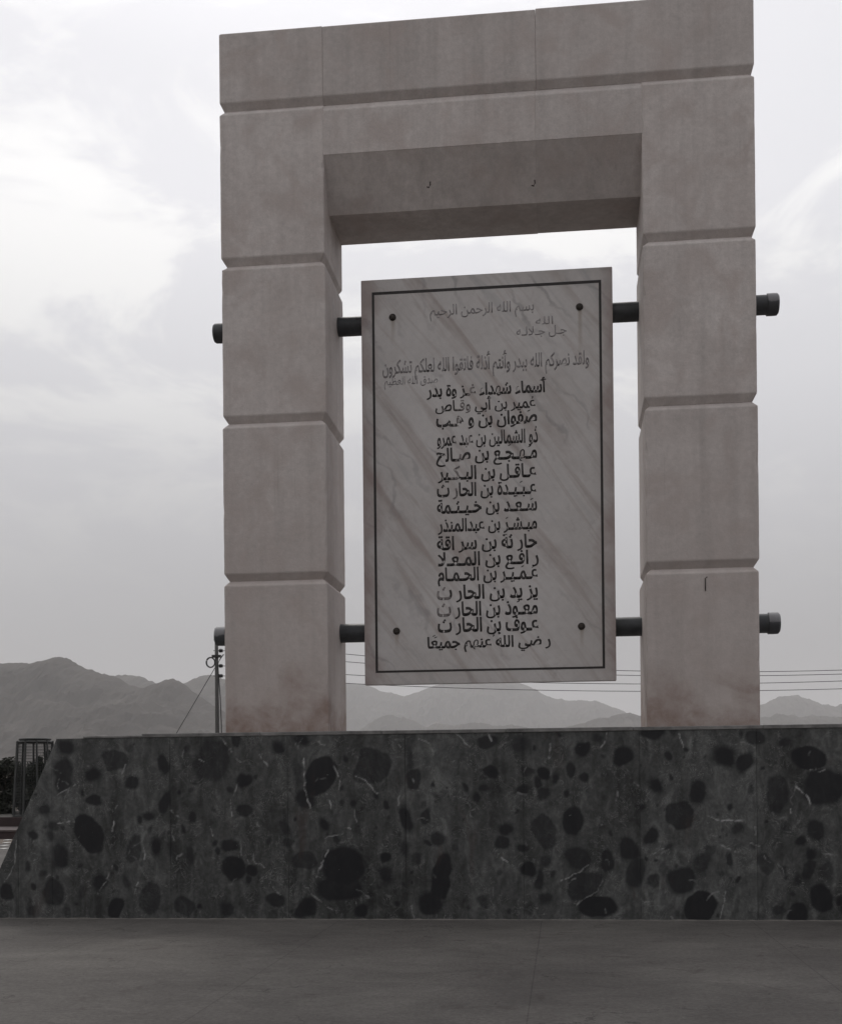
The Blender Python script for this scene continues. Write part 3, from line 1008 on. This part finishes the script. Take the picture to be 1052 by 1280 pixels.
cpx = [to_plane(104, 915)[0], to_plane(177, 915)[0]]
x = cpx[-1]
while x < XEND - 1.2:
    x += 1.48
    cpx.append(min(x, XEND - .1))
for i, (x0, x1) in enumerate(zip(cpx, cpx[1:])):
    bm = bmesh.new()
    th = .026 if i == 0 else .045 + rnd.uniform(-.003, .003)
    add_box(bm, x0 + .002, x1 - .002, PY - .012 + rnd.uniform(-.003, .003), PY + PDEP + .01, BT + .0005, BT + th)
    bmesh.ops.bevel(bm, geom=bm.edges[:], offset=.005, segments=1, affect='EDGES')
    child_of(mesh_obj('coping_slab', bm, COPING), plinth)

bm = bmesh.new()
nf = 160
fx = np.linspace(float(edge_l(0)) - .01, XEND, nf)
rg = []
for q in fx:
    a_, h_ = .018 + .012 * rnd.random(), .010 + .010 * rnd.random()
    rg.append([(q, PY - a_, .003), (q, PY - a_ * .4, h_ * .7), (q, PY - .0005, h_), (q, PY + .01, .003)])
add_rings(bm, rg)
fix_normals(bm)
child_of(mesh_obj('mortar_fillet', bm, simple_mat('dusty_mortar', (.13, .12, .11), .95, 0, .35, 9, .3)), plinth)

# ------------------------------------------------------------------ left background: raised bed, tree guard, shrubs
REDSTONE = simple_mat('dark_red_stone', (.036, .022, .022), 0.8, 0, 0.25, 3, 0.2)
LEDGE = simple_mat('dusty_red_stone', (.075, .058, .056), 0.85, 0, 0.2, 3, 0.2)
WHITE = simple_mat('chalky_white_paint', (.55, .54, .52), 0.8, 0, 0.15, 12, 0.1)
IRON = simple_mat('dark_green_iron', (.028, .030, .029), 0.6, 0.1, 0.3, 20)
SOIL = simple_mat('dry_soil', (.03, .026, .022), 0.95, 0, 0.3, 4, 0.3)

bed = empty('raised_bed', (-17, 34, 0))
tag(bed, 'low stepped bed of dark red stone beyond the sloping end of the plinth', 'raised bed')
yb0 = ground_at(10, 1049)[1]
yb1 = yb0 + 2.6
bm = bmesh.new(); add_box(bm, -25, -8, yb0, yb0 + .25, 0, .21); fix_normals(bm); child_of(mesh_obj('front_kerb', bm, REDSTONE), bed)
bm = bmesh.new(); add_box(bm, -25.02, -7.98, yb0 - .03, yb1, .21, .26); child_of(mesh_obj('ledge', bm, LEDGE), bed)
bm = bmesh.new(); add_box(bm, -25, -8, yb1, yb1 + .3, .0, .55); child_of(mesh_obj('back_kerb', bm, REDSTONE), bed)
bm = bmesh.new(); add_box(bm, -25, -8, yb1 + .3, yb1 + 9, .0, .52); child_of(mesh_obj('soil', bm, SOIL), bed)

# white paving blocks set in the plaza in front of the bed
for (px, py), lb in zip(((9, 1051.2), (8, 1054.6), (5.2, 1058.2), (4.6, 1062.2)),
                        ('small white paving block, farthest of four in front of the red stone bed',
                         'small white paving block, second nearest the red stone bed',
                         'small white paving block, third from the red stone bed',
                         'small white paving block, farthest of four from the red stone bed')):
    x, y = ground_at(px, py)
    bm = bmesh.new()
    add_box(bm, x - .06, x + .06, y - .13, y + .16, .0045, .03)
    bmesh.ops.bevel(bm, geom=bm.edges[:], offset=.006, segments=1, affect='EDGES')
    o = mesh_obj('paving_block', bm, WHITE)
    tag(o, lb, 'paving block', 'white paving blocks beside the plinth')

# tree guard
gy = yb1 + 1.0
gx, gzt = at(43.7, 926.5, gy)
gr_t = abs(at(64, 926, gy)[0] - at(23.5, 926, gy)[0]) / 2
gz0 = .52
guard = empty('tree_guard', (gx, gy, gz0))
tag(guard, 'round iron mesh tree guard standing on the red stone bed by the plinth', 'tree guard')
gh = gzt - gz0


def grad(t):                                  # radius at relative height
    return gr_t * (1.30 - .30 * t)


def ringpts(t, n=32, extra=0.0):
    r = grad(t) + extra
    return [(gx + r * math.cos(2 * math.pi * k / n), gy + r * math.sin(2 * math.pi * k / n), gz0 + gh * t) for k in range(n)]


for t, rr, ex_ in ((1.02, .036, -.07), (.985, .036, 0), (.02, .026, 0)):
    bm = bmesh.new()
    p = ringpts(t, extra=ex_)
    p += [p[0]]
    add_tube(bm, p, rr, 8)
    child_of(mesh_obj('hoop', bm, IRON, smooth=True), guard)
for k in range(10):
    bm = bmesh.new()
    a = 2 * math.pi * (k + .3) / 10
    add_tube(bm, [(gx + (grad(t) + .012) * math.cos(a), gy + (grad(t) + .012) * math.sin(a), gz0 + gh * t) for t in (0, .5, 1.0)], .034, 6)
    child_of(mesh_obj('upright', bm, IRON), guard)
bm = bmesh.new()
for k in range(56):
    a = 2 * math.pi * k / 56
    add_tube(bm, [(gx + grad(t) * math.cos(a), gy + grad(t) * math.sin(a), gz0 + gh * t) for t in (.02, .98)], .0045, 4)
for k in range(1, 26):
    p = ringpts(k / 26, 24)
    add_tube(bm, p + [p[0]], .0045, 4)
child_of(mesh_obj('wire_mesh', bm, IRON), guard)


def leaf_mat(name, c):
    m, t, b = new_mat(name)
    geo = t.n('ShaderNodeNewGeometry')
    isl = geo.outputs['Random Per Island']
    col = t.ramp(isl, [(0.0, tuple(v * .55 for v in c)), (0.6, c), (1.0, tuple(v * 1.7 for v in c))])
    t.put(b.inputs['Base Color'], col)
    b.inputs['Roughness'].default_value = 0.6
    b.inputs['Specular IOR Level'].default_value = 0.2
    return m


LEAF = [leaf_mat('olive_leaf', (.026, .031, .022)), leaf_mat('dusty_leaf', (.036, .038, .030))]
BARK = simple_mat('bark', (.06, .05, .042), 0.9, 0, 0.3, 12, 0.4)


def shrub(name, x, y, z0, h, r, n, seed, label, cat, mat, group=None, leaf=.12):
    rr = random.Random(seed)
    root = empty(name, (x, y, z0))
    tag(root, label, cat, group)
    bm = bmesh.new()
    lumps = []
    add_tube(bm, [(x, y, z0 - .05), (x + .03, y, z0 + h * .25), (x - .02, y + .03, z0 + h * .5)], [.07, .05, .03], 7)
    for k in range(7):
        a = rr.uniform(0, 6.28)
        q = rr.uniform(.3, .85) * r
        zz = z0 + h * rr.uniform(.2, .92)
        px_, py_ = x + q * math.cos(a), y + q * math.sin(a)
        add_tube(bm, [(x, y, z0 + h * .2), ((x + px_) / 2, (y + py_) / 2, (z0 + h * .3 + zz) / 2), (px_, py_, zz)], [.035, .022, .01], 5)
        lumps.append((px_, py_, zz, rr.uniform(.28, .5) * r))
    child_of(mesh_obj('trunk', bm, BARK), root)
    lumps += [(x + rr.gauss(0, .45) * r, y + rr.gauss(0, .45) * r, z0 + h * rr.uniform(.04, .9), rr.uniform(.3, .5) * r) for _ in range(16)]
    vs_, fs_ = [], []
    for k in range(n):
        cx_, cy_, cz_, cr_ = rr.choice(lumps)
        d = Vector((rr.gauss(0, 1), rr.gauss(0, 1), rr.gauss(0, 1))).normalized() * cr_ * rr.uniform(.35, 1.08)
        p = Vector((cx_, cy_, cz_)) + Vector((d.x, d.y, d.z * .95))
        if p.z < z0 + .03:
            p.z = z0 + .03 + rr.random() * .2
        a = Vector((rr.gauss(0, 1), rr.gauss(0, 1), rr.gauss(0, .8))).normalized()
        b_ = a.cross(Vector((rr.gauss(0, 1), rr.gauss(0, 1), rr.gauss(0, 1)))).normalized()
        l_, w_ = leaf * rr.uniform(.6, 1.3), leaf * .36 * rr.uniform(.7, 1.2)
        i0 = len(vs_)
        vs_ += [p - a * l_ * .5, p + b_ * w_ * .5 + a * .05 * l_, p + a * l_ * .5, p - b_ * w_ * .5 + a * .05 * l_]
        fs_.append((i0, i0 + 1, i0 + 2, i0 + 3))
    me = bpy.data.meshes.new('crown')
    me.from_pydata([tuple(v) for v in vs_], [], fs_)
    me.materials.append(mat)
    child_of(link(bpy.data.objects.new('crown', me)), root)
    return root


def shrub_at(px, pytop, Y, w_px, n, seed, label, mat, z0=.5, leaf=.13):
    x, zt_ = at(px, pytop, Y)
    r = w_px / FPX * Y * .5
    return shrub('shrub', x, Y, z0, zt_ - z0, r, n, seed, label, 'shrub', mat, 'dark shrubs beyond the plinth', leaf * 1.35)


shrub_at(47, 944, gy, 26, 3400, 3, 'dark leafy shrub growing inside the iron tree guard', LEAF[0], .52, .10)
shrub_at(66, 936, gy + 3.2, 34, 5200, 4, 'dark shrub between the tree guard and the plinth end', LEAF[0], .52)
shrub_at(8, 949, gy + 4.5, 50, 9000, 5, 'broad dark shrub at the left edge, in front of the mountains', LEAF[1], .52)
shrub_at(34, 955, gy + 5.5, 44, 8000, 6, 'low dark shrub seen behind the tree guard', LEAF[0], .52)
shrub_at(92, 950, gy + 6.5, 60, 2600, 8, 'dark shrub almost hidden behind the sloping plinth end', LEAF[1], .52)
shrub_at(-28, 950, gy + 3.5, 60, 3000, 9, 'dark shrub just past the left edge of the picture', LEAF[1], .52)

# ------------------------------------------------------------------ power pole and wires
YQ = 60.0
CONC = simple_mat('weathered_grey_pole', (.075, .073, .07), 0.8, 0, 0.2, 3, 0.2)
DARK = simple_mat('dark_insulator', (.02, .02, .021), 0.5, 0, 0.2, 9)
qx, qz = at(270.3, 785.5, YQ)
qx0 = at(271.3, 914, YQ)[0]
mpp = YQ / FPX
qb = 0.0
pole = empty('power_pole', (qx, YQ, qb))
tag(pole, 'grey power pole with insulators standing behind the left pillar', 'utility pole')
bm = bmesh.new()
add_tube(bm, [(qx, YQ, qb - .3), (qx, YQ, 4), (qx, YQ, qz)], [.115, .105, .085], 14)
child_of(mesh_obj('shaft', bm, CONC, smooth=True), pole)
ins_pts = []
for px, py in ((276, 800), (276, 813.5), (276, 832.5), (276, 845)):
    x, z = at(px, py, YQ)
    bm = bmesh.new()
    n = 12
    prof = [(-.10, .05), (-.07, .105), (-.03, .06), (0, .11), (.04, .06), (.07, .10), (.10, .05)]
    add_rings(bm, [[(x + a, YQ + r_ * math.cos(2 * math.pi * k / n), z + r_ * math.sin(2 * math.pi * k / n)) for k in range(n)] for a, r_ in prof])
    add_tube(bm, [(qx, YQ, z), (x - .09, YQ, z)], .018, 6)
    fix_normals(bm)
    child_of(mesh_obj('insulator', bm, DARK), pole)
    ins_pts.append((x + .1, z))
for py in (800, 813.5, 845):
    x, z = at(266.8, py, YQ)
    bm = bmesh.new(); add_tube(bm, [(x, YQ, z), (qx, YQ, z)], .02, 6)
    child_of(mesh_obj('bolt', bm, DARK), pole)
x, z = at(270.6, 820.5, YQ)
bm = bmesh.new(); add_box(bm, x - .21, x + .22, YQ - .14, YQ + .14, z - .06, z + .06)
child_of(mesh_obj('bracket', bm, DARK), pole)
x, z = at(264.2, 828.5, YQ)
bm = bmesh.new()
for dr in (0, .03):
    p = [(x + (.2 + dr) * math.cos(2 * math.pi * k / 24), YQ - .13 - dr, z + (.23 + dr) * math.sin(2 * math.pi * k / 24)) for k in range(25)]
    add_tube(bm, p, .022, 6)
child_of(mesh_obj('cable_coil', bm, DARK, smooth=True), pole)
bm = bmesh.new()
p = [at(*q, YQ - .16) for q in ((279.5, 818), (275, 824), (272.3, 830), (273, 842), (275.2, 870), (276.5, 900))]
add_tube(bm, [(a, YQ - .16, b_) for a, b_ in p] + [(p[-1][0] + .05, YQ - .16, 0)], .026, 6)
child_of(mesh_obj('drop_cable', bm, DARK, smooth=True), pole)
# guy wire down to the left
(ax, az), (bx, bz) = at(261, 834, YQ), at(217, 915, YQ)
k = (0 - az) / (bz - az)
bm = bmesh.new()
add_tube(bm, [(qx, YQ, az + .1), (ax + (bx - ax) * k, YQ, 0)], .017, 6)
child_of(mesh_obj('guy_wire', bm, DARK), pole)

WIRES = [
    ([(434, 818.4), (456, 819.6), (785, 838.3), (952, 840), (1052, 837.6)], 0, 'topmost of the four power lines crossing behind the arch'),
    ([(434, 827.7), (456, 828.4), (785, 844.6), (952, 845), (1052, 842.4)], 1, 'second highest of the four power lines behind the arch'),
    ([(434, 843.5), (456, 844.5), (785, 855), (952, 854.5), (1052, 851)], 2, 'second lowest of the four power lines behind the arch'),
    ([(434, 854.5), (456, 855.2), (785, 864.3), (952, 863.5), (1052, 861)], 3, 'lowest of the four power lines, passing under the plaque')]
for pts, i, lb in WIRES:
    w = [at(*p, YQ) for p in pts]
    xs_, zs_ = [ins_pts[i][0]] + [p[0] for p in w], [ins_pts[i][1]] + [p[1] for p in w]
    cf = np.polyfit(xs_, zs_, 2, w=[.6] + [1.0] * len(w))
    off = ins_pts[i][1] - np.polyval(cf, ins_pts[i][0])
    bm = bmesh.new()
    xe = at(2000, 850, YQ)[0]
    seq = []
    for q in np.linspace(ins_pts[i][0], xe, 60):
        fade = max(0.0, 1 - (q - ins_pts[i][0]) / 5.0)
        seq.append((q, YQ, float(np.polyval(cf, q) + off * fade)))
    add_tube(bm, seq, .0155, 6)
    tag(mesh_obj('power_line', bm, DARK), lb, 'power line', 'power lines strung from the pole')

# ------------------------------------------------------------------ mountains
def rock_mat(name, c):
    m, t, b = new_mat(name)
    pos = t.n('ShaderNodeNewGeometry').outputs['Position']
    n1 = t.noise(pos, .004, 9, 0.65, 0.6)
    col = t.ramp(n1, [(0.3, tuple(v * .6 for v in c)), (0.55, c), (0.75, tuple(v * 1.5 for v in c))])
    t.put(b.inputs['Base Color'], col)
    b.inputs['Roughness'].default_value = 0.95
    b.inputs['Specular IOR Level'].default_value = 0.05
    return m


ROCK = rock_mat('bare_rock', (.07, .062, .056))


def ridge(Y, prof, depth, seed, base_py=975, rough=1.7, spur=1.25, mat=None):
    """a range with a true body: crest line at distance Y, spurs running down before and behind it"""
    mat = mat or ROCK
    pr = sorted(at(px, py, Y) for px, py in prof)
    px_, pz_ = np.array([p[0] for p in pr]), np.array([p[1] for p in pr])
    nx = min(900, max(80, int((px_[-1] - px_[0]) / (Y / FPX * 1.4))))
    X = np.linspace(px_[0], px_[-1], nx)
    H = np.interp(X, px_, pz_)
    sc = 1.0 / (Y * .012)
    jag = 1 - np.abs(2 * vnoise(X, X * 0, seed, sc, 5) - 1)
    H = H + rough * Y * .0022 * (jag - .72) * np.clip(H / (Y * .02), 0, 1)
    nt = 84
    T = np.linspace(-1, 1, nt + 1)
    verts, faces = [], []
    for j, t in enumerate(T):
        u = abs(t)
        yy = Y + depth * t + 0 * X
        sp = vnoise(X, yy, seed + 3, 1.0 / (Y * .03), 5) - .5
        rdg = 1 - np.abs(2 * vnoise(X + .4 * depth * u, yy * .35, seed + 5, 1.0 / (Y * .035), 5) - 1)
        fall = (1 - u) ** 1.25
        bulge = spur * 1.15 * u * (1 - u) * (rdg - .62)
        h = H * np.clip(fall + bulge, 0, None) + H * (.14 * sp + .10 * (vnoise(X, yy, seed + 8, 1.0 / (Y * .008), 4) - .5)) * min(1, u * 6) * (1 - u)
        # nothing may rise above the crest as seen from the plaza
        lim = H * (yy / Y) * (1 - .04 * min(1, u * 4))
        h = np.minimum(h, lim)
        h = h * (1 - u ** 6) - 8 * u ** 6
        verts += np.stack([X, yy, h], -1).tolist()
    for j in range(nt):
        for i in range(nx - 1):
            a = j * nx + i
            faces.append((a, a + 1, a + nx + 1, a + nx))
    me = bpy.data.meshes.new('mountain_range')
    me.from_pydata(verts, [], faces)
    me.materials.append(mat)
    return tag(link(bpy.data.objects.new('mountain_range', me)), kind='structure')


# near left massif
ridge(2600, [(-700, 960), (-420, 880), (-250, 850), (-120, 838), (-50, 834), (0, 830), (27, 828.5), (36, 830.5), (47, 828), (73, 821.5), (85, 824),
             (98, 832), (122, 841), (140, 846), (150, 850), (165, 858), (185, 864), (196, 857), (205, 851), (214, 849.3), (224, 851),
             (231, 856), (245, 868), (262, 880), (290, 896), (330, 912), (380, 928), (460, 950)], 900, 11)
# second left ridge showing in the saddles
ridge(3900, [(40, 930), (90, 880), (125, 851), (140, 845.6), (157, 843), (166, 844.5), (177, 846), (195, 854.7), (215, 858), (232, 855),
             (243, 849), (257, 844.8), (268, 845.5), (285, 850), (320, 862), (360, 885), (400, 905), (450, 935)], 1100, 13)
# far centre mass
ridge(7600, [(250, 930), (330, 880), (385, 858), (434, 853.5), (458, 857), (474, 864), (489, 867), (505, 872), (520, 866.5), (545, 857), (570, 850),
             (600, 846), (630, 847.5), (651, 855), (675, 866), (696, 874.6), (720, 874.6), (745, 877.5), (781, 891), (805, 900), (850, 915), (920, 945)], 2000, 17)
# low hills before it
ridge(5200, [(440, 940), (452, 912), (467, 901.5), (478, 897), (485, 895), (500, 896.5), (512, 898.5), (522, 904), (534, 912), (560, 940)], 700, 19)
ridge(4600, [(520, 930), (532, 909.5), (540, 906.3), (554, 904.6), (565, 907.5), (573, 907), (583, 905.2), (597, 904.4), (612, 906.6), (628, 907.2),
             (640, 907), (660, 911), (690, 915), (720, 930)], 600, 23)
ridge(4400, [(660, 935), (700, 912), (727, 905.7), (748, 899), (765, 896), (778, 893.4), (788, 892), (796, 894), (806, 897.5), (825, 904), (850, 912), (900, 935)], 700, 29)
# right hand ranges
ridge(7200, [(860, 935), (905, 900), (930, 890), (951, 881.5), (962, 877), (974, 872), (985, 871.5), (997, 869), (1008, 873.5), (1020, 878), (1033, 881.5),
             (1043, 882.5), (1052, 880.7), (1080, 874), (1120, 868), (1180, 862), (1300, 880), (1500, 930)], 1700, 31)
ridge(4800, [(880, 935), (915, 907), (940, 901.5), (952, 898), (965, 894), (975, 892.6), (987, 894.5), (999, 897), (1009, 895.4), (1018, 894.6), (1035, 896.5),
             (1052, 897.6), (1090, 893), (1160, 889), (1250, 900), (1400, 935)], 800, 37)

# ------------------------------------------------------------------ dusty air
m = bpy.data.materials.new('dusty_air')
m.use_nodes = True
nt = m.node_tree
nt.nodes.remove(nt.nodes['Principled BSDF'])
pv = nt.nodes.new('ShaderNodeVolumePrincipled')
pv.inputs['Color'].default_value = (.93, .925, .93, 1)
pv.inputs['Density'].default_value = 1.15e-4
pv.inputs['Anisotropy'].default_value = 0.2
nt.links.new(pv.outputs['Volume'], nt.nodes['Material Output'].inputs['Volume'])
bm = bmesh.new()
add_box(bm, -17500, 17500, -17500, 17500, -12, 900)
fix_normals(bm)
tag(mesh_obj('haze', bm, m), kind='stuff')
